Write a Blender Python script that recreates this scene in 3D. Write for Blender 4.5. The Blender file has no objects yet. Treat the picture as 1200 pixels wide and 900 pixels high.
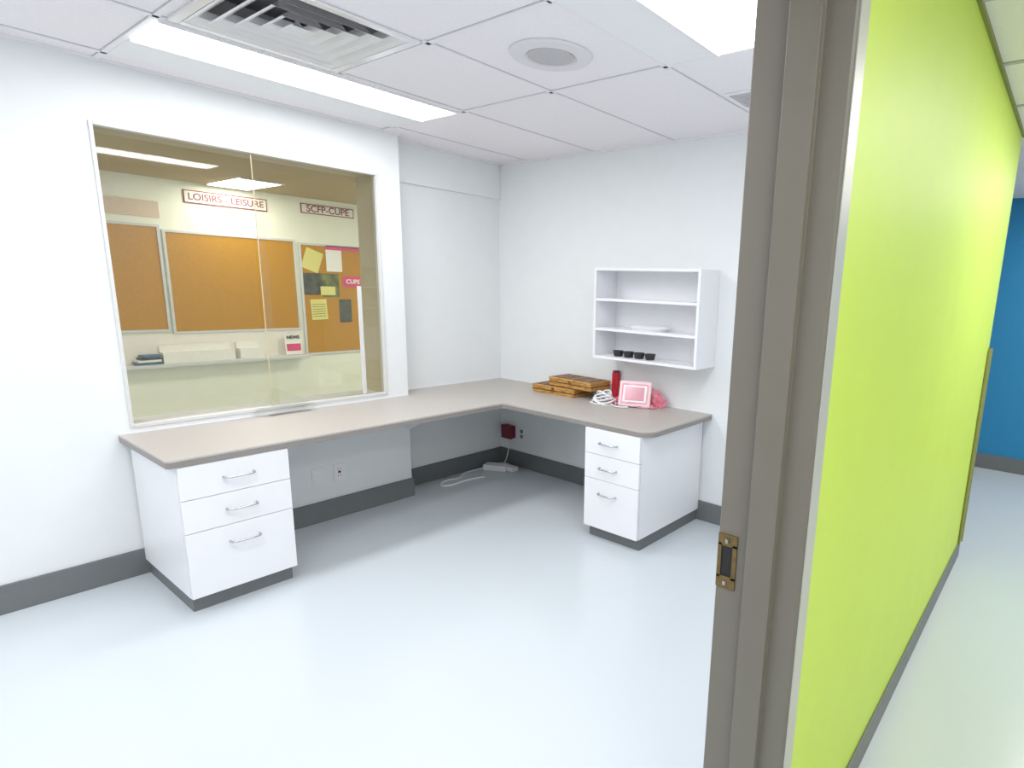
import bpy, bmesh, math, random
from mathutils import Vector, Matrix, noise
random.seed(4)
sc=bpy.context.scene
sc.view_settings.view_transform='Standard'
sc.view_settings.look='None'
sc.view_settings.gamma=1.12
H=2.514
def lin(c):
    return tuple(((v/255)/12.92 if v/255<=.04045 else ((v/255+.055)/1.055)**2.4) for v in c)
# ------------------------------------------------------------ materials
def mat(name,rgb,rough=.5,metal=0,scale=30,amt=.04,bump=0,bscale=None,spec=.5,rgb2=None,ramp=(.35,.65),stretch=None,coat=0):
    m=bpy.data.materials.new(name);m.use_nodes=True;nt=m.node_tree;N=nt.nodes;b=N['Principled BSDF']
    a=lin(rgb)
    c2=lin(rgb2) if rgb2 else tuple(v*(1-amt) for v in a)
    tc=N.new('ShaderNodeTexCoord');no=N.new('ShaderNodeTexNoise');no.inputs['Scale'].default_value=scale;no.inputs['Detail'].default_value=1
    src=tc.outputs['Object']
    if stretch:
        mp=N.new('ShaderNodeMapping');mp.inputs['Scale'].default_value=stretch;nt.links.new(src,mp.inputs[0]);src=mp.outputs[0]
    nt.links.new(src,no.inputs['Vector'])
    r=N.new('ShaderNodeValToRGB');r.color_ramp.elements[0].position=ramp[0];r.color_ramp.elements[1].position=ramp[1]
    r.color_ramp.elements[0].color=(*c2,1);r.color_ramp.elements[1].color=(*a,1)
    nt.links.new(no.outputs['Fac'],r.inputs[0]);nt.links.new(r.outputs[0],b.inputs['Base Color'])
    b.inputs['Roughness'].default_value=rough;b.inputs['Metallic'].default_value=metal
    b.inputs['Specular IOR Level'].default_value=spec
    if bump:
        n2=N.new('ShaderNodeTexNoise');n2.inputs['Scale'].default_value=bscale or scale;n2.inputs['Detail'].default_value=1;nt.links.new(src,n2.inputs['Vector'])
        bp=N.new('ShaderNodeBump');bp.inputs['Strength'].default_value=bump;bp.inputs['Distance'].default_value=.01
        nt.links.new(n2.outputs['Fac'],bp.inputs['Height']);nt.links.new(bp.outputs[0],b.inputs['Normal'])
    return m
def emit(name,rgb,s):
    m=bpy.data.materials.new(name);m.use_nodes=True;nt=m.node_tree;nt.nodes.remove(nt.nodes['Principled BSDF'])
    e=nt.nodes.new('ShaderNodeEmission');e.inputs[0].default_value=(*rgb,1);e.inputs[1].default_value=s
    nt.links.new(e.outputs[0],nt.nodes['Material Output'].inputs[0]);return m
def glassmat(name,tint,refl):
    m=bpy.data.materials.new(name);m.use_nodes=True;nt=m.node_tree;N=nt.nodes;N.remove(N['Principled BSDF'])
    t=N.new('ShaderNodeBsdfTransparent');t.inputs[0].default_value=(*tint,1)
    g=N.new('ShaderNodeBsdfGlossy');g.inputs['Roughness'].default_value=.02
    fr=N.new('ShaderNodeFresnel');fr.inputs[0].default_value=refl
    mx=N.new('ShaderNodeMixShader');nt.links.new(fr.outputs[0],mx.inputs[0]);nt.links.new(t.outputs[0],mx.inputs[1]);nt.links.new(g.outputs[0],mx.inputs[2])
    nt.links.new(mx.outputs[0],N['Material Output'].inputs[0]);return m
M={}
M['wall']=mat('wall_paint',(233,236,237),.55,scale=8,amt=.015,spec=.3)
M['green']=mat('lime_green_paint',(200,226,76),.5,scale=6,amt=.02,spec=.35)
M['blue']=mat('blue_paint',(40,130,184),.5,scale=6,amt=.02,spec=.3)
M['ceil']=mat('ceiling_tile',(244,239,243),.9,scale=160,amt=.05,spec=.1)
M['tbar']=mat('tbar_white',(238,235,238),.5,amt=.01,spec=.3)
M['tgrey_shadow']=mat('tbar_grey_shadow',(190,187,192),.8,amt=.01,spec=.1)  # grey of runners and slats; also paints the shade beside ceiling bars
M['floor']=mat('vinyl_floor',(204,211,216),.22,scale=420,rgb2=(193,201,207),ramp=(.38,.56),bump=.015,bscale=140,spec=.55)
M['base']=mat('rubber_baseboard',(104,108,109),.5,amt=.04,spec=.4)
M['lam']=mat('white_laminate',(240,240,244),.35,scale=10,amt=.01,spec=.45)
M['gap']=mat('cabinet_gap',(120,120,125),.8,amt=.02)
M['desk']=mat('taupe_laminate_top',(184,178,171),.42,scale=300,rgb2=(174,167,160),ramp=(.4,.6),spec=.4)
M['deskedge']=mat('taupe_laminate_edge',(136,130,125),.45,scale=300,amt=.06)
M['frame']=mat('door_frame_steel',(114,108,98),.42,scale=12,amt=.03,spec=.5)
M['casing_lit']=mat('door_casing_highlight',(186,184,178),.35,.2,scale=12,amt=.03,spec=.5)  # frame tone lightened to hold the casing highlight in its colour
M['alu']=mat('brushed_aluminium',(200,200,204),.3,1,scale=60,amt=.06,stretch=(1,1,30))
M['wframe']=mat('window_frame_paint',(214,214,212),.4,amt=.02)
M['vent']=mat('vent_enamel',(234,232,235),.22,.3,amt=.02)
M['chrome']=mat('satin_chrome',(190,190,196),.2,1,scale=60,amt=.04)
M['bronze']=mat('antique_brass',(128,104,66),.35,.9,scale=60,amt=.2)
M['black']=mat('black_plastic',(22,22,26),.4,scale=50,amt=.2)
M['dark']=mat('dark_void',(30,30,33),.9,amt=.1)
M['plenum']=mat('duct_interior',(96,96,100),.6,amt=.1)
M['white']=mat('white_plastic',(236,236,238),.35,amt=.01)
M['plate']=mat('white_ceramic',(245,245,250),.2,amt=.01)
M['red']=mat('red_plastic',(186,16,36),.35,amt=.08)
M['dred']=mat('dark_red_plastic',(110,14,38),.4,amt=.08)
M['cork']=mat('cork',(188,134,22),.9,scale=140,rgb2=(164,112,12),ramp=(.35,.6),spec=.1)
M['wood']=mat('carved_wood',(202,150,72),.5,scale=22,rgb2=(146,96,38),stretch=(1,6,6),ramp=(.35,.62))
M['wood2']=mat('dark_carved_wood',(112,72,36),.55,scale=50,rgb2=(62,36,16),ramp=(.42,.58))
M['farwall']=mat('cream_wall',(232,233,212),.7,scale=8,amt=.02)
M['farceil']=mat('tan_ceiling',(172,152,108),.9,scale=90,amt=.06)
M['reveal']=mat('tan_reveal',(200,188,156),.7)
M['trim']=mat('grey_tack_rail',(200,202,198),.5,amt=.03)
M['maroon']=mat('maroon_lettering',(120,24,38),.6,amt=.04)
M['beige']=mat('beige_sign',(208,184,154),.7,amt=.04)
M['signw']=mat('white_sign',(232,226,214),.6,amt=.02)
M['yel']=mat('yellow_paper',(216,208,116),.8,amt=.03)
M['pap']=mat('white_paper',(232,230,220),.8,amt=.03)
M['dkp']=mat('dark_poster',(42,46,38),.7,scale=14,rgb2=(74,78,54))
M['olv']=mat('olive_poster',(112,116,34),.7,scale=16,rgb2=(62,72,24))
M['pinkp']=mat('pink_poster',(208,50,100),.6,amt=.1)
M['bluep']=mat('blue_folder',(64,94,124),.6,amt=.1)
M['pink']=mat('pink_plastic_film',(236,158,172),.25,scale=14,rgb2=(222,112,132),spec=.6)
M['pinkw']=mat('pale_pink_plastic',(240,206,212),.3,amt=.03)
M['pinks']=mat('pink_screen',(216,140,156),.15,amt=.05)
M['guard']=mat('olive_corner_guard',(126,128,60),.5,amt=.05)
M['flange']=mat('speaker_flange',(222,218,221),.6,amt=.02)
M['grille']=mat('speaker_grille',(196,192,196),.6,scale=500,rgb2=(164,162,166),ramp=(.45,.55))
M['glass']=glassmat('window_glass',(.975,.975,.92),1.7)
M['clearm']=glassmat('clear_sheet',(.95,.96,.94),1.25)
M['lamp']=emit('troffer_lens',(.965,.98,1),17.5)
M['fillc']=emit('corridor_fill_lens',(1,.99,.97),17.5)  # glow of the unseen panels added for the corridor
M['lampf']=emit('far_room_lens',(1,1,.93),17)
# ------------------------------------------------------------ helpers
def link(o,par=None):
    bpy.context.collection.objects.link(o)
    if par is not None:
        o.parent=par;o.location=o.location-par.location
    return o
def root(name,loc):
    e=bpy.data.objects.new(name,None);e.empty_display_size=.1;e.location=loc;bpy.context.collection.objects.link(e);return e
def mesh(name,vs,fs,m,par=None,bev=0,smooth=False,seg=2):
    me=bpy.data.meshes.new(name);me.from_pydata([tuple(v) for v in vs],[],fs)
    bm=bmesh.new();bm.from_mesh(me);bmesh.ops.recalc_face_normals(bm,faces=bm.faces);bm.to_mesh(me);bm.free()
    me.materials.append(M[m] if isinstance(m,str) else m)
    if smooth:
        for p in me.polygons:p.use_smooth=True
    o=bpy.data.objects.new(name,me);link(o,par)
    if bev:
        b=o.modifiers.new('b','BEVEL');b.width=bev;b.segments=seg;b.limit_method='ANGLE'
    return o
BF=[(0,1,3,2),(4,6,7,5),(0,4,5,1),(2,3,7,6),(0,2,6,4),(1,5,7,3)]
def box(name,x0,x1,y0,y1,z0,z1,m,par=None,bev=0):
    vs=[(x,y,z) for x in(x0,x1) for y in(y0,y1) for z in(z0,z1)]
    return mesh(name,vs,BF,m,par,bev)
def rbox(name,c,s,rot,m,par=None,bev=0):
    R=Matrix.Rotation(rot[2],3,'Z')@Matrix.Rotation(rot[1],3,'Y')@Matrix.Rotation(rot[0],3,'X')
    vs=[Vector(c)+R@Vector((a*s[0]/2,b*s[1]/2,d*s[2]/2)) for a in(-1,1) for b in(-1,1) for d in(-1,1)]
    return mesh(name,vs,BF,m,par,bev)
def prism(name,pts,z0,z1,m,par=None,bev=0):
    n=len(pts);vs=[(p[0],p[1],z0) for p in pts]+[(p[0],p[1],z1) for p in pts]
    fs=[tuple(range(n)),tuple(range(n,2*n))]+[(i,(i+1)%n,n+(i+1)%n,n+i) for i in range(n)]
    return mesh(name,vs,fs,m,par,bev)
def lathe(name,c,prof,m,par=None,n=48,sy=1):
    vs=[];fs=[]
    for r,z in prof:
        for k in range(n):
            a=2*math.pi*k/n;vs.append((c[0]+r*math.cos(a),c[1]+sy*r*math.sin(a),c[2]+z))
    for j in range(len(prof)-1):
        for k in range(n):
            fs.append((j*n+k,j*n+(k+1)%n,(j+1)*n+(k+1)%n,(j+1)*n+k))
    fs.append(tuple(range(n)));fs.append(tuple((len(prof)-1)*n+k for k in range(n)))
    return mesh(name,vs,fs,m,par,smooth=False)
def tube(name,pts,r,m,par=None,smooth=True):
    cu=bpy.data.curves.new(name,'CURVE');cu.dimensions='3D';cu.bevel_depth=r;cu.bevel_resolution=3;cu.use_fill_caps=True
    s=cu.splines.new('NURBS' if smooth else 'POLY');s.points.add(len(pts)-1)
    for i,p in enumerate(pts): s.points[i].co=(*p,1)
    if smooth: s.order_u=4;s.use_endpoint_u=True;s.resolution_u=8
    cu.materials.append(M[m]);o=bpy.data.objects.new(name,cu);return link(o,par)
def text(name,body,loc,size,m,par=None,rot=(math.pi/2,0,math.pi/2),sx=1):
    cu=bpy.data.curves.new(name,'FONT');cu.body=body;cu.size=size;cu.extrude=.002;cu.offset=.0015;cu.align_x='CENTER';cu.align_y='CENTER';cu.materials.append(M[m])
    o=bpy.data.objects.new(name,cu);o.location=loc;o.rotation_euler=rot;o.scale=(sx,1,1);return link(o,par)
# ------------------------------------------------------------ shell
XW=3.384; JX=3.21
wy1,wy2,wz1,wz2=-2.612,-1.195,.79,2.235
box('floor',-4,6,-6,3.2,-.1,0,'floor')
w=root('wall_window',(0,-3,1.2))
box('pier_near',-.25,0,-5.2,wy1,0,H,'wall',w)
box('pier_far',-.25,0,wy2,-1.031,0,H,'wall',w)
box('apron',-.25,0,wy1,wy2,0,wz1,'wall',w)
box('header',-.25,0,wy1,wy2,wz2,H,'wall',w)
w=root('wall_recess',(-.3,-.5,1.2))
box('panel',-.36,-.189,-1.05,0,0,2.24,'wall',w)
box('upper_panel',-.36,-.165,-1.05,0,2.24,H,'wall',w,.003)
box('wall_back',-.36,JX,0,.14,0,H,'wall')
box('wall_rear',-.25,JX,-5.34,-5.2,0,H,'wall')
w=root('wall_corridor',(3.3,-1,1.2))
for nm,a,b_,z0 in(('far_part',-2.33,.55,0),('near_part',-5.34,-3.72,0),('header',-3.72,-2.33,2.2)):
    box(nm+'_room_side',JX+.012,JX+.09,a,b_,z0,H,'wall',w)
    box(nm+'_corridor_side',JX+.09,XW,a,b_,z0,H,'green',w)
box('wall_blue',-1,6,2.95,3.1,0,2.6,'blue')
box('wall_corridor_right',5.4,5.5,-6,3,0,2.6,'wall')
box('wall_corridor_rear',XW-.2,5.5,-6,-5.9,0,2.6,'wall')
box('wall_side_passage',-1,-.9,.14,3,0,2.6,'wall')
# ceilings
vx0,vx1,vy0,vy1=.835,1.489,-2.53,-1.875
c=root('ceiling',(1.5,-2.5,H))
box('tiles_left',-.36,vx0+.03,-5.34,.14,H,H+.05,'ceil',c);box('tiles_right',vx1-.03,JX+.17,-5.34,.14,H,H+.05,'ceil',c)
box('tiles_near',vx0+.03,vx1-.03,-5.34,vy0+.03,H,H+.05,'ceil',c);box('tiles_far',vx0+.03,vx1-.03,vy1-.03,.14,H,H+.05,'ceil',c)
c=root('ceiling_corridor',(4.4,-1,2.46))
box('slab',XW,5.5,-6,3.1,2.455,2.5,'ceil',c)
box('slab_passage',-1,XW,.55,3.1,2.455,2.5,'ceil',c)
for x in (3.98,4.59,5.2): box('runner',x-.012,x+.012,-6,2.95,2.449,2.456,'tgrey_shadow',c)
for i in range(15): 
    y=2.4-.61*i; box('cross',XW,5.4,y-.012,y+.012,2.449,2.456,'tgrey_shadow',c)
g=root('trim_ceiling_grid',(1.6,-2.5,H))
ys=[-1.14,-2.56,-3.98]
def bar(x0,x1,y0,y1):
    box('bar',x0,x1,y0,y1,H-.006,H+.001,'tbar',g)
    if x1-x0<y1-y0:
        box('bar_shadow',x1,x1+.004,y0,y1,H-.002,H+.001,'tgrey_shadow',g);box('bar_shadow',x0-.004,x0,y0,y1,H-.002,H+.001,'tgrey_shadow',g)  # thin grey strips paint a shade line along the bar
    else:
        box('bar_shadow',x0,x1,y1,y1+.004,H-.002,H+.001,'tgrey_shadow',g);box('bar_shadow',x0,x1,y0-.004,y0,H-.002,H+.001,'tgrey_shadow',g)
for x in (.14,2.18,2.86): bar(x-.011,x+.011,-5.2,0)
for x in (.82,1.50): 
    bar(x-.011,x+.011,-5.2,vy0);bar(x-.011,x+.011,vy1,0)
for y in ys: bar(0.0,JX,y-.011,y+.011)
bar(.82,2.18,-1.861,-1.839)
for a in((0,.02,-5.2,-1.03),(-.165,-.145,-1.03,0)): box('wall_angle',a[0],a[1],a[2],a[3],H-.012,H+.001,'tbar',g)
box('wall_angle',-.165,JX,-.02,0,H-.012,H+.001,'tbar',g)
box('wall_angle',-.165,0,-1.031,-1.011,H-.012,H+.001,'tbar',g)
BH=.14
def bb(name,x0,x1,y0,y1): 
    return box(name,x0,x1,y0,y1,0,BH,'base',None,.003)
bb('baseboard_window',0,.012,-5.2,-1.019)
bb('baseboard_return',-.177,.0,-1.031,-1.019)
bb('baseboard_recess',-.189,-.177,-1.031,0)
bb('baseboard_back',-.177,JX,-.012,0)
box('baseboard_corridor',XW,XW+.01,-2.30,.56,0,.1,'base',None,.003)
bb('baseboard_blue',-.9,5.4,2.938,2.95)
mesh('corner_guard',[(XW-.05,.552,.1),(XW+.012,.552,.1),(XW+.012,.50,.1),(XW+.003,.50,.1),(XW-.05,.562,.1),(XW+.02,.562,.1),
  (XW-.05,.552,1.3),(XW+.012,.552,1.3),(XW+.012,.50,1.3),(XW+.003,.50,1.3),(XW-.05,.562,1.3),(XW+.02,.562,1.3)],
  [(0,1,7,6),(1,2,8,7),(4,5,11,10),(2,3,9,8),(6,7,11,10),(0,1,5,4),(1,5,11,7)],'guard')
box('trim_corridor',XW,XW+.012,-2.3,.55,2.44,2.456,'guard')
# ------------------------------------------------------------ door frame
d=root('door_frame',(3.3,-2.36,1.1))
J=-2.373
def jamb(name,J,s):
    pr=[(JX-.004,J+s*.05),(JX-.004,J+s*.002),(JX-.002,J),(3.278,J),(3.278,J-s*.016),(3.338,J-s*.016),(3.338,J),(XW+.006,J),(XW+.012,J+s*.006),(XW+.012,J+s*.05),(XW+.001,J+s*.05),(XW+.001,J+s*.043),(JX+.008,J+s*.043),(JX+.008,J+s*.05)]
    prism(name,pr,0,2.25,'frame',d,.0015)
    a,b_=sorted((J+s*.004,J+s*.0505));box(name+'_casing_highlight',XW+.0115,XW+.0135,a,b_,0,2.25,'casing_lit',d)  # thin pale strip paints the bright highlight on the casing face
jamb('jamb_strike',J,1); jamb('jamb_hinge',-3.68,-1)
box('head',JX-.004,XW+.012,-3.68,J,2.2,2.25,'frame',d)
s=root('strike_plate',(3.225,J-.002,1.0))
box('plate_top',3.207,3.252,J-.003,J,1.035,1.062,'bronze',s);box('plate_bottom',3.207,3.252,J-.003,J,.938,.965,'bronze',s)
box('plate_left',3.207,3.216,J-.003,J,.96,1.04,'bronze',s);box('plate_right',3.242,3.252,J-.003,J,.96,1.04,'bronze',s)
box('latch_hole',3.215,3.243,J-.0012,J+.0,.96,1.04,'dark',s)
for z in(1.048,.951): lathe('screw',(3.229,J-.004,z),[(.0045,-.0045),(.0045,.0045)],'chrome',s,n=16)
# ------------------------------------------------------------ window
w=root('window_1',(0,-1.9,1.5))
fx0,fx1=-.045,.008;t=.012
box('frame_left',fx0,fx1,wy1-.004,wy1+t,wz1,wz2+.004,'wframe',w,.002);box('frame_right',fx0,fx1,wy2-t,wy2+.004,wz1,wz2+.004,'wframe',w,.002)
box('frame_top',fx0,fx1,wy1+t,wy2-t,wz2-t,wz2+.004,'wframe',w,.002);box('frame_bottom_track',fx0,fx1,wy1+t,wy2-t,wz1-.004,wz1+.014,'wframe',w,.002)
def pane(n,x,y0,y1,m='glass'):
    me=bpy.data.meshes.new(n);me.from_pydata([(x,y0,wz1+.01),(x,y1,wz1+.01),(x,y1,wz2-.01),(x,y0,wz2-.01)],[],[(0,1,2,3)]);me.materials.append(M[m]);link(bpy.data.objects.new(n,me),w)
pane('pane_fixed',-.036,wy1+.01,-1.88)
pane('pane_sliding',-.018,-1.93,wy2-.01)
box('pane_edge',-.0205,-.0155,-1.9335,-1.930,wz1+.01,wz2-.015,'reveal',w)
box('pull_strip',-.015,-.003,-1.365,-1.34,wz1+.02,1.52,'wframe',w,.002)
box('reveal_right',-.25,-.046,wy2-.004,wy2,wz1,wz2,'reveal',w);box('reveal_left',-.25,-.046,wy1,wy1+.004,wz1,wz2,'reveal',w);box('reveal_top',-.25,-.046,wy1,wy2,wz2-.004,wz2,'reveal',w)
p=root('window_foot_shape',(.06,-1.88,.77))  # clear triangle and thin dark strip at the foot of the window
mesh('clear_triangle',[(.016,-2.06,.762),(.016,-1.93,.92),(.016,-1.70,.80),(.08,-2.0,.762),(.08,-1.72,.762)],[(0,1,2,4,3)],'clearm',p)
box('dark_strip',.016,.06,-1.98,-1.74,.7602,.7615,'deskedge',p,.0005)
# ------------------------------------------------------------ desk
def arc(cx,cy,r,a0,a1,n=8):
    return [(cx+r*math.cos(math.radians(a0+(a1-a0)*i/n)),cy+r*math.sin(math.radians(a0+(a1-a0)*i/n))) for i in range(n+1)]
D,D2,WX,L=.678,-.736,1.907,-2.666
poly=[(0.002,L)]+arc(D-.02,L+.02,.02,-90,0,4)+arc(D+.03,D2-.03,.03,180,90,5)+arc(WX-.09,D2+.09,.09,-90,0,8)+[(WX,-.002),(-.187,-.002),(-.187,-1.029),(.002,-1.029)]
k=root('corner_desk',(.7,-1,.7))
prism('countertop',poly,.748,.760,'desk',k,.003)
prism('edge_band',[(x,y) for x,y in poly],.722,.748,'deskedge',k,.002)
box('wall_cleat_window',.002,.02,-2.1,-1.05,.68,.722,'lam',k);box('wall_cleat_back',-.17,1.4,-.02,-.002,.68,.722,'lam',k)
box('caulk_back',-.17,WX,-.006,-.0015,.7601,.768,'lam',k);box('caulk_window',.0015,.006,L,-1.04,.7601,.768,'lam',k);box('caulk_recess',-.187,-.181,-1.02,-.01,.7601,.768,'lam',k)
mesh('support_bracket',[(.002,-1.06,.722),(.40,-1.06,.722),(.40,-1.06,.70),(.03,-1.06,.52),(.002,-1.06,.52),(.002,-1.04,.722),(.40,-1.04,.722),(.40,-1.04,.70),(.03,-1.04,.52),(.002,-1.04,.52)],
  [(0,1,2,3,4),(5,6,7,8,9),(0,1,6,5),(1,2,7,6),(2,3,8,7),(3,4,9,8),(4,0,5,9)],'lam',k)
def handle(par,c,axis,w_,out):
    a=Vector((1,0,0)) if axis=='x' else Vector((0,1,0));o=Vector(out);c=Vector(c);h=w_/2
    pts=[c-a*h,c-a*h+o*.018,c-a*(h-.006)+o*.028,c-a*(h-.03)+o*.032,c+o*.033,c+a*(h-.03)+o*.032,c+a*(h-.006)+o*.028,c+a*h+o*.018,c+a*h]
    tube('pull_handle',pts,.0052,'chrome',par)
zs=[(.720,.562),(.559,.403),(.400,.082)];hz=[.640,.482,.318]
p=root('drawer_pedestal',(.33,-2.4,.4))
y0,y1,xf=-2.629,-2.16,.673
box('carcass',.013,xf-.022,y0,y1,.08,.7215,'lam',p,.001)
box('toe_kick',.013,xf-.045,y0+.012,y1-.01,0,.08,'base',p)
box('shadow_gap',xf-.022,xf-.018,y0+.004,y1-.004,.085,.718,'gap',p)
for (a,b_),h in zip(zs,hz):
    box('drawer_front',xf-.018,xf,y0+.001,y1-.001,b_,a,'lam',p,.0015);handle(p,(xf,(y0+y1)/2+.005,h),'y',.13,(1,0,0))
p=root('drawer_pedestal',(1.64,-.4,.4))
x0,x1,yf=1.430,1.848,-.745
box('carcass',x0,x1,yf+.022,-.013,.08,.7215,'lam',p,.001)
box('toe_kick',x0+.01,x1-.012,yf+.05,-.013,0,.08,'base',p)
box('shadow_gap',x0+.004,x1-.004,yf+.018,yf+.022,.085,.718,'gap',p)
for (a,b_),h in zip(zs,hz):
    box('drawer_front',x0+.001,x1-.001,yf,yf+.018,b_,a,'lam',p,.0015);handle(p,((x0+x1)/2-.02,yf,h),'x',.13,(0,-1,0))
# ------------------------------------------------------------ wall shelf
p=root('wall_shelf_unit',(1.48,-.12,1.38))
sx1,sx2,sy,sz1,sz2=1.058,1.900,-.247,1.078,1.697;tk=.018
box('side_left',sx1,sx1+tk,sy,-.001,sz1,sz2,'lam',p,.001);box('side_right',sx2-tk,sx2,sy,-.001,sz1,sz2,'lam',p,.001)
box('top',sx1+tk,sx2-tk,sy,-.001,sz2-tk,sz2,'lam',p,.001);box('bottom',sx1+tk,sx2-tk,sy,-.001,sz1,sz1+tk,'lam',p,.001)
box('back',sx1+tk,sx2-tk,-.010,-.002,sz1+tk,sz2-tk,'lam',p)
for z in(1.475,1.272): box('shelf',sx1+tk,sx2-tk,sy+.004,-.01,z,z+tk,'lam',p,.001)
for i,x in enumerate((1.225,1.315,1.405,1.495)):
    lathe('black_cup',(x,-.165,sz1+tk),[(.028,0),(.031,.004),(.038,.034),(.040,.036),(.040,.040),(.035,.040),(.03,.010),(.001,.008)],'black',None,n=28)
lathe('plate',(1.46,-.135,1.290),[(.130,0),(.136,.004),(.156,.020),(.158,.023),(.154,.025),(.130,.014),(.001,.013)],'plate',None,n=48,sy=.66)
# ------------------------------------------------------------ items on desk
def woodbox(cx,cy,z,w_,dp,h,rot):
    p=root('wooden_box',(cx,cy,z+h/2));R=(0,0,rot)
    def b(nm,ox,oy,oz,sx_,sy_,sz_,m,bv=.0015):
        c=Matrix.Rotation(rot,3,'Z')@Vector((ox,oy,0));rbox(nm,(cx+c.x,cy+c.y,z+oz),(sx_,sy_,sz_),R,m,p,bv)
    b('body',0,0,h*.36,w_,dp,h*.72,'wood');b('inlay_band',0,0,h*.45,w_+.002,dp+.002,h*.14,'wood2',0)
    b('lid',0,0,h*.86,w_+.006,dp+.006,h*.28,'wood');b('lid_carving',0,0,h*1.0+.001,w_-.03,dp-.03,.003,'wood2',.001)
    for sx_ in(-.3,0,.3): b('lid_rib',sx_*w_,0,h+.003,.012,dp-.04,.002,'wood',0)
    b('clasp',0,-dp/2-.004,h*.7,.02,.004,.018,'bronze',0)
woodbox(.685,-.15,.760,.42,.22,.062,.02)
woodbox(.845,-.14,.8285,.43,.21,.062,-.05)
p=root('desk_display',(1.38,-.17,.85))
rz=math.radians(24);cxx,cyy=1.40,-.19
def dl(o): 
    v=Matrix.Rotation(rz,3,'Z')@Vector(o);return (cxx+v.x,cyy+v.y,.762+v.z)
tl=math.radians(-18)
rbox('bezel',dl((0,0,.09)),(.225,.022,.18),(tl,0,rz),'pinkw',p,.008)
rbox('screen_surround',dl((0,-.0115,.093)),(.185,.004,.138),(tl,0,rz),'pink',p,.004)
rbox('screen_bezel',dl((0,-.0138,.0935)),(.165,.003,.118),(tl,0,rz),'white',p,.002)
rbox('screen',dl((0,-.0160,.094)),(.135,.003,.092),(tl,0,rz),'pinks',p,.001)
vs=[dl(v) for v in[(-.08,.0,0),(.08,0,0),(.08,.11,0),(-.08,.11,0),(-.08,.045,.13),(.08,.045,.13)]]
mesh('wedge_stand',vs,[(0,1,2,3),(0,1,5,4),(2,3,4,5),(0,3,4),(1,2,5)],'pink',p,.004)
def blob(name,c,s,m,seed,amp,f,par):
    bm=bmesh.new();bmesh.ops.create_icosphere(bm,subdivisions=4,radius=1)
    for v in bm.verts:
        n=noise.noise(v.co*f*.5+Vector((seed,0,0)))+.5*noise.noise(v.co*f+Vector((0,seed,0)))
        v.co*=1+amp*n; v.co.z=max(v.co.z,-.33)
        v.co=Vector((v.co.x*s[0]+c[0],v.co.y*s[1]+c[1],v.co.z*s[2]+c[2]))
    me=bpy.data.meshes.new(name);bm.to_mesh(me);bm.free();me.materials.append(M[m])
    return link(bpy.data.objects.new(name,me),par)
blob('pink_wrapping',(1.43,-.075,.79),(.14,.05,.09),'pink',3.1,.25,4,p)
blob('pink_wrapping_skirt',(1.33,-.14,.772),(.19,.08,.03),'pink',7.7,.3,5,p)
p=root('cable_bundle',(1.19,-.24,.77))
for i in range(6):
    pts=[];
    for k_ in range(13):
        a=k_/12*2*math.pi*.95+i*.5;pts.append((1.165+(.10-.009*i)*math.cos(a),-.235+(.06-.004*i)*math.sin(a),.768+.014*i+.014*math.sin(2*a+i)))
    tube('loop',pts,.006,'white',p)
tube('lead',[(1.24,-.25,.768),(1.28,-.30,.767),(1.36,-.31,.767),(1.40,-.27,.772)],.005,'white',p)
tube('lead_tail',[(1.10,-.28,.768),(1.06,-.30,.767),(1.12,-.33,.767),(1.20,-.32,.767)],.005,'white',p)
p=root('red_box',(1.11,-.03,.85));box('body',1.082,1.135,-.05,-.012,.7605,.955,'red',p,.006);box('cap',1.086,1.13,-.047,-.015,.955,.97,'dred',p,.004)
# ------------------------------------------------------------ outlets etc
def outlet(cx_,cy_,z,ax,slots=True,nm='wall_outlet'):
    p=root(nm,(cx_,cy_,z))
    if ax=='x':
        box('cover_plate',cx_,cx_+.006,cy_-.037,cy_+.037,z-.058,z+.058,'white',p,.002)
        for dz in(.022,-.022):
            box('socket',cx_+.006,cx_+.008,cy_-.018,cy_+.018,z+dz-.016,z+dz+.016,'lam',p,.001)
            if slots:
                for dy in(-.008,.008): box('slot',cx_+.008,cx_+.0085,cy_+dy-.0015,cy_+dy+.0015,z+dz-.006,z+dz+.008,'dark',p)
        if slots: box('data_jack',cx_+.008,cx_+.012,cy_-.008,cy_+.008,z-.004,z+.010,'dred',p)
    else:
        box('cover_plate',cx_-.037,cx_+.037,cy_-.006,cy_,z-.058,z+.058,'white',p,.002)
        for dz in(.022,-.022): box('socket',cx_-.018,cx_+.018,cy_-.008,cy_-.006,z+dz-.016,z+dz+.016,'gap',p,.001)
outlet(0,-1.71,.31,'x',False);outlet(0,-1.57,.31,'x');outlet(.08,0,.30,'y')
p=root('red_junction_box',(-.05,-.02,.3));box('box_body',-.12,-.0,-.05,-.001,.25,.36,'dred',p,.004);box('box_cover',-.125,.005,-.056,-.05,.245,.365,'dred',p,.002)
p=root('power_adapter',(-.02,-.2,.03))
rbox('brick',(-.03,-.2,.026),(.20,.10,.05),(0,0,.5),'white',p,.006);rbox('second_brick',(.07,-.13,.02),(.12,.07,.038),(0,0,.1),'white',p,.005)
tube('cable',[(-.09,-.24,.02),(-.14,-.34,.006),(-.15,-.48,.006),(-.03,-.55,.006),(-.12,-.66,.006),(-.02,-.80,.006),(.06,-.70,.006),(.0,-.56,.006),(.06,-.40,.006)],.006,'white',p)
tube('cable_up',[(-.0,-.16,.03),(-.02,-.06,.08),(-.05,-.03,.18),(-.06,-.04,.26)],.004,'white',p)
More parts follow.
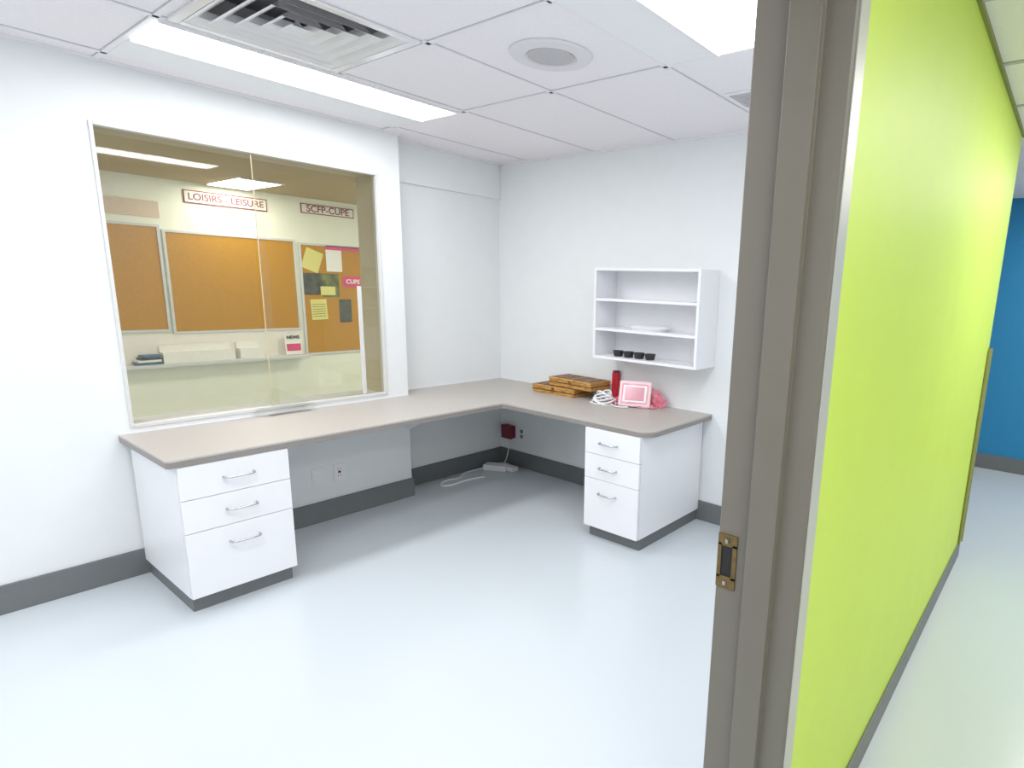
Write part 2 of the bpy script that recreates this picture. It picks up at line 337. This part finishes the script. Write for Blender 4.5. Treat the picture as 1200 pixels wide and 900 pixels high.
# ------------------------------------------------------------ ceiling fixtures
def troffer(x0,x1,y0,y1,lx0,lx1,m='lamp',z=H,nm='fluorescent_light_panel'):
    p=root(nm,((x0+x1)/2,(y0+y1)/2,z-.01))
    box('housing',x0+.012,x1-.012,y0+.012,y1-.012,z-.006,z-.0005,'white',p)
    me=bpy.data.meshes.new('lens');a,b_,c_,d_,zz=lx0,lx1,y0+.02,y1-.02,z-.011
    me.from_pydata([(a,c_,zz),(a,d_,zz),(b_,d_,zz),(b_,c_,zz)],[],[(0,1,2,3)]);me.materials.append(M[m]);link(bpy.data.objects.new('lens',me),p)
    box('rail_a',lx0-.014,lx0,y0+.015,y1-.015,z-.016,z-.0062,'tbar',p);box('rail_b',lx1,lx1+.014,y0+.015,y1-.015,z-.016,z-.0062,'tbar',p)
troffer(.14,.82,-2.56,-1.14,.46,.785)
troffer(2.18,2.86,-2.56,-1.14,2.45,2.78)
troffer(.14,.82,-5.15,-3.98,.46,.785)
troffer(1.5,2.18,-3.98,-2.56,1.70,2.02)
troffer(4.0,4.58,-3.9,-2.7,4.05,4.53,'fillc',2.455)  # corridor panels are out of view, added to light the closed corridor
troffer(4.0,4.58,-.8,.4,4.05,4.53,'fillc',2.455)
troffer(4.0,4.58,1.4,2.5,4.05,4.53,'fillc',2.455)
p=root('air_vent',(1.15,-2.2,H))
box('frame_a',vx0,vx1,vy0,vy0+.035,H-.012,H-.0005,'vent',p,.003);box('frame_b',vx0,vx1,vy1-.035,vy1,H-.012,H-.0005,'vent',p,.003)
box('frame_c',vx0,vx0+.035,vy0+.035,vy1-.035,H-.012,H-.0005,'vent',p,.003);box('frame_d',vx1-.035,vx1,vy0+.035,vy1-.035,H-.012,H-.0005,'vent',p,.003)
cxv,cyv=(vx0+vx1)/2,(vy0+vy1)/2
box('plenum_top',vx0,vx1,vy0,vy1,H+.12,H+.13,'plenum',p)
for nm,a in(('plenum_w',(vx0+.02,vx0+.028,vy0+.02,vy1-.02)),('plenum_e',(vx1-.028,vx1-.02,vy0+.02,vy1-.02)),('plenum_s',(vx0+.02,vx1-.02,vy0+.02,vy0+.028)),('plenum_n',(vx0+.02,vx1-.02,vy1-.028,vy1-.02))):
    box(nm,*a,H+.002,H+.12,'vent',p)
for i,hw in enumerate((.290,.228,.166,.104,.05)):
    prof=[(hw,H-.010),(hw-.018,H-.004),(hw-.040,H+.010),(hw-.052,H+.035)]
    vs=[];fs=[]
    for a,z in prof: vs+=[(cxv+sx_*max(a,.003),cyv+sy_*max(a,.003),z) for sx_,sy_ in((-1,-1),(1,-1),(1,1),(-1,1))]
    for q in range(3): fs+=[(4*q+j,4*q+(j+1)%4,4*q+4+(j+1)%4,4*q+4+j) for j in range(4)]
    mesh('louvre_ring',vs,fs,'vent',p)
p=root('ceiling_speaker',(1.84,-1.495,H))
lathe('flange',(1.84,-1.495,H),[(.172,-.001),(.172,-.005),(.165,-.012),(.11,-.014),(.104,-.006),(.001,-.006)],'flange',p,n=64)
lathe('grille',(1.84,-1.495,H),[(.100,-.0065),(.098,-.011),(.05,-.014),(.001,-.015)],'grille',p,n=48)
p=root('return_air_grille',(2.5,-.55,H));box('frame',2.22,2.80,-.68,-.44,H-.008,H-.0005,'tbar',p,.002)
for i in range(9): box('slat',2.24,2.78,-.665+i*.024,-.655+i*.024,H-.012,H-.008,'tgrey_shadow',p)
# ------------------------------------------------------------ room beyond the window
XF=-3.3
box('wall_far_room',XF-.1,XF,-5.5,2.6,0,2.42,'farwall')
box('wall_far_room_end',XF,-.36,2.5,2.6,0,2.42,'farwall');box('wall_far_room_start',XF,-.25,-5.5,-5.4,0,2.42,'farwall')
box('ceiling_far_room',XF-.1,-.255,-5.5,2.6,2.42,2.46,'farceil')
box('wall_far_room_partition',-.37,-.361,0,2.6,0,2.42,'farwall')
troffer(-3.22,-2.42,-1.06,-.66,-3.20,-2.44,'lampf',2.42)
troffer(-1.7,-1.1,-4.0,-2.8,-1.68,-1.12,'lampf',2.42)
troffer(-1.7,-1.1,.2,1.4,-1.68,-1.12,'lampf',2.42)
kf=(3.756-XF)/5.756
Y=lambda y:-3.471+(y+3.471)*kf
Z=lambda z:1.575+(z-1.575)*kf
def fb(name,a,b_,c_,d_,m,par=None,t0=0,t1=.012,bev=0): return box(name,XF+t0,XF+t1,Y(a),Y(b_),Z(c_),Z(d_),m,par,bev)
def board(name,a,b_,c_,d_):
    p=root(name,(XF,Y((a+b_)/2),Z((c_+d_)/2)))
    fb('surface',a,b_,c_,d_,'cork',p,.001,.012);e=.018
    fb('rail_l',a-e,a,c_-e,d_+e,'trim',p,.001,.02);fb('rail_r',b_,b_+e,c_-e,d_+e,'trim',p,.001,.02)
    fb('rail_t',a,b_,d_,d_+e,'trim',p,.001,.02);fb('rail_b',a,b_,c_-e,c_,'trim',p,.001,.02);return p
board('cork_board',-1.79,-.84,1.10,1.87);board('cork_board',-2.75,-1.84,1.12,1.90);B=board('cork_board',-.775,-.20,.86,1.85)
def sheet(name,a,b_,c_,d_,m,rot=0,dx=.015):
    rbox(name,(XF+dx,Y((a+b_)/2),Z((c_+d_)/2)),(.002,(b_-a)*kf,(d_-c_)*kf),(rot,0,0),m,B)
sheet('note_yellow',-.76,-.60,1.62,1.81,'yel',-.35,.018);sheet('note_white',-.55,-.40,1.62,1.82,'pap',0,.017)
sheet('poster_dark',-.77,-.60,1.40,1.60,'dkp',0,.014);sheet('poster_olive',-.60,-.44,1.38,1.60,'olv',0,.015)
sheet('note_yellow_low',-.72,-.57,1.17,1.36,'yel',.04,.017);sheet('poster_grey',-.45,-.33,1.14,1.36,'dkp',0,.017)
sheet('poster_pink',-.40,-.22,1.48,1.58,'pinkp',0,.019);sheet('header_strip',-.55,-.22,1.82,1.86,'pinkp',0,.019)
sheet('note_mid',-.62,-.48,1.40,1.48,'yel',0,.018)
text('poster_text','CUPE',(XF+.022,Y(-.30),Z(1.53)),.07,'signw',B)
for i in range(6): sheet('text_line',-.71,-.585,1.20+i*.022,1.205+i*.022,'olv',.04,.0185)
def sign(body,a,b_,c_,d_,size):
    p=root('wall_sign',(XF,Y((a+b_)/2),Z((c_+d_)/2)))
    fb('border',a,b_,c_,d_,'maroon',p,.001,.010);fb('face',a+.008,b_-.008,c_+.008,d_-.008,'signw',p,.0101,.012)
    text('lettering',body,(XF+.0125,Y((a+b_)/2),Z((c_+d_)/2)),size,'maroon',p)
sign('LOISIRS - LEISURE',-1.64,-1.03,2.105,2.205,.088);sign('SCFP-CUPE',-.745,-.25,2.13,2.215,.10)
p=root('wall_notice',(XF,Y(-2.03),Z(2.05)));fb('panel',-2.25,-1.81,1.97,2.09,'beige',p);fb('framed_sheet',-2.16,-2.06,2.11,2.19,'signw',p)
p=root('wall_ledge',(XF+.1,Y(-1.5),Z(.85)))
box('shelf_board',XF+.001,XF+.16,Y(-2.75),Y(-.82),Z(.835),Z(.86),'trim',p,.003)
box('riser',XF+.001,XF+.012,Y(-2.75),Y(-.82),Z(.86),Z(1.08),'signw',p)
p=root('paper_tray',(XF+.08,Y(-1.5),Z(.93)))
for a,b_ in((-1.92,-1.42),(-1.38,-1.20)):
    box('tray_front',XF+.12,XF+.125,Y(a),Y(b_),Z(.861),Z(.95),'pap',p);box('tray_back',XF+.02,XF+.025,Y(a),Y(b_),Z(.861),Z(1.0),'pap',p);box('stack',XF+.026,XF+.119,Y(a)+.004,Y(b_)-.004,Z(.861),Z(.945),'pap',p)
p=root('folder_pile',(XF+.08,Y(-2.02),Z(.9)))
for i in range(4): rbox('folder',(XF+.08,Y(-2.02)+.01*i,Z(.861)+.012+.022*i),(.12,.20-.02*i,.02),(0,0,.05*i),['bluep','pap','dkp','bluep'][i],p,.002)
p=root('leaflet_stand',(XF+.1,Y(-.92),Z(.95)));rbox('leaflet',(XF+.09,Y(-.93),Z(.955)),(.004,.18,.22),(0,-.1,0),'pap',p)
rbox('leaflet_picture',(XF+.094,Y(-.93),Z(.93)),(.004,.15,.08),(0,-.1,0),'pinkp',p);text('leaflet_title','NEWS',(XF+.09,Y(-.93),Z(1.02)),.05,'black',p)
# ------------------------------------------------------------ world & camera
wd=bpy.data.worlds.new('w');sc.world=wd;wd.use_nodes=True;wd.node_tree.nodes['Background'].inputs[0].default_value=(.9,.95,1,1);wd.node_tree.nodes['Background'].inputs[1].default_value=.3
y=math.radians(36.27);pi=math.radians(11.703);ro=math.radians(2.017)
F=Vector((-math.sin(y)*math.cos(pi),math.cos(y)*math.cos(pi),-math.sin(pi)));R=Vector((math.cos(y),math.sin(y),0));U=R.cross(F)
R2=R*math.cos(ro)+U*math.sin(ro);U2=-R*math.sin(ro)+U*math.cos(ro)
cd=bpy.data.cameras.new('camera');co=bpy.data.objects.new('camera',cd);bpy.context.collection.objects.link(co)
co.matrix_world=Matrix(((R2.x,U2.x,-F.x,3.756),(R2.y,U2.y,-F.y,-3.471),(R2.z,U2.z,-F.z,1.575),(0,0,0,1)))
cd.sensor_width=36;cd.lens=695.705/1200*36;cd.shift_x=(600-736.477)/1200;cd.shift_y=(480.406-450)/1200;cd.clip_start=.05
sc.camera=co
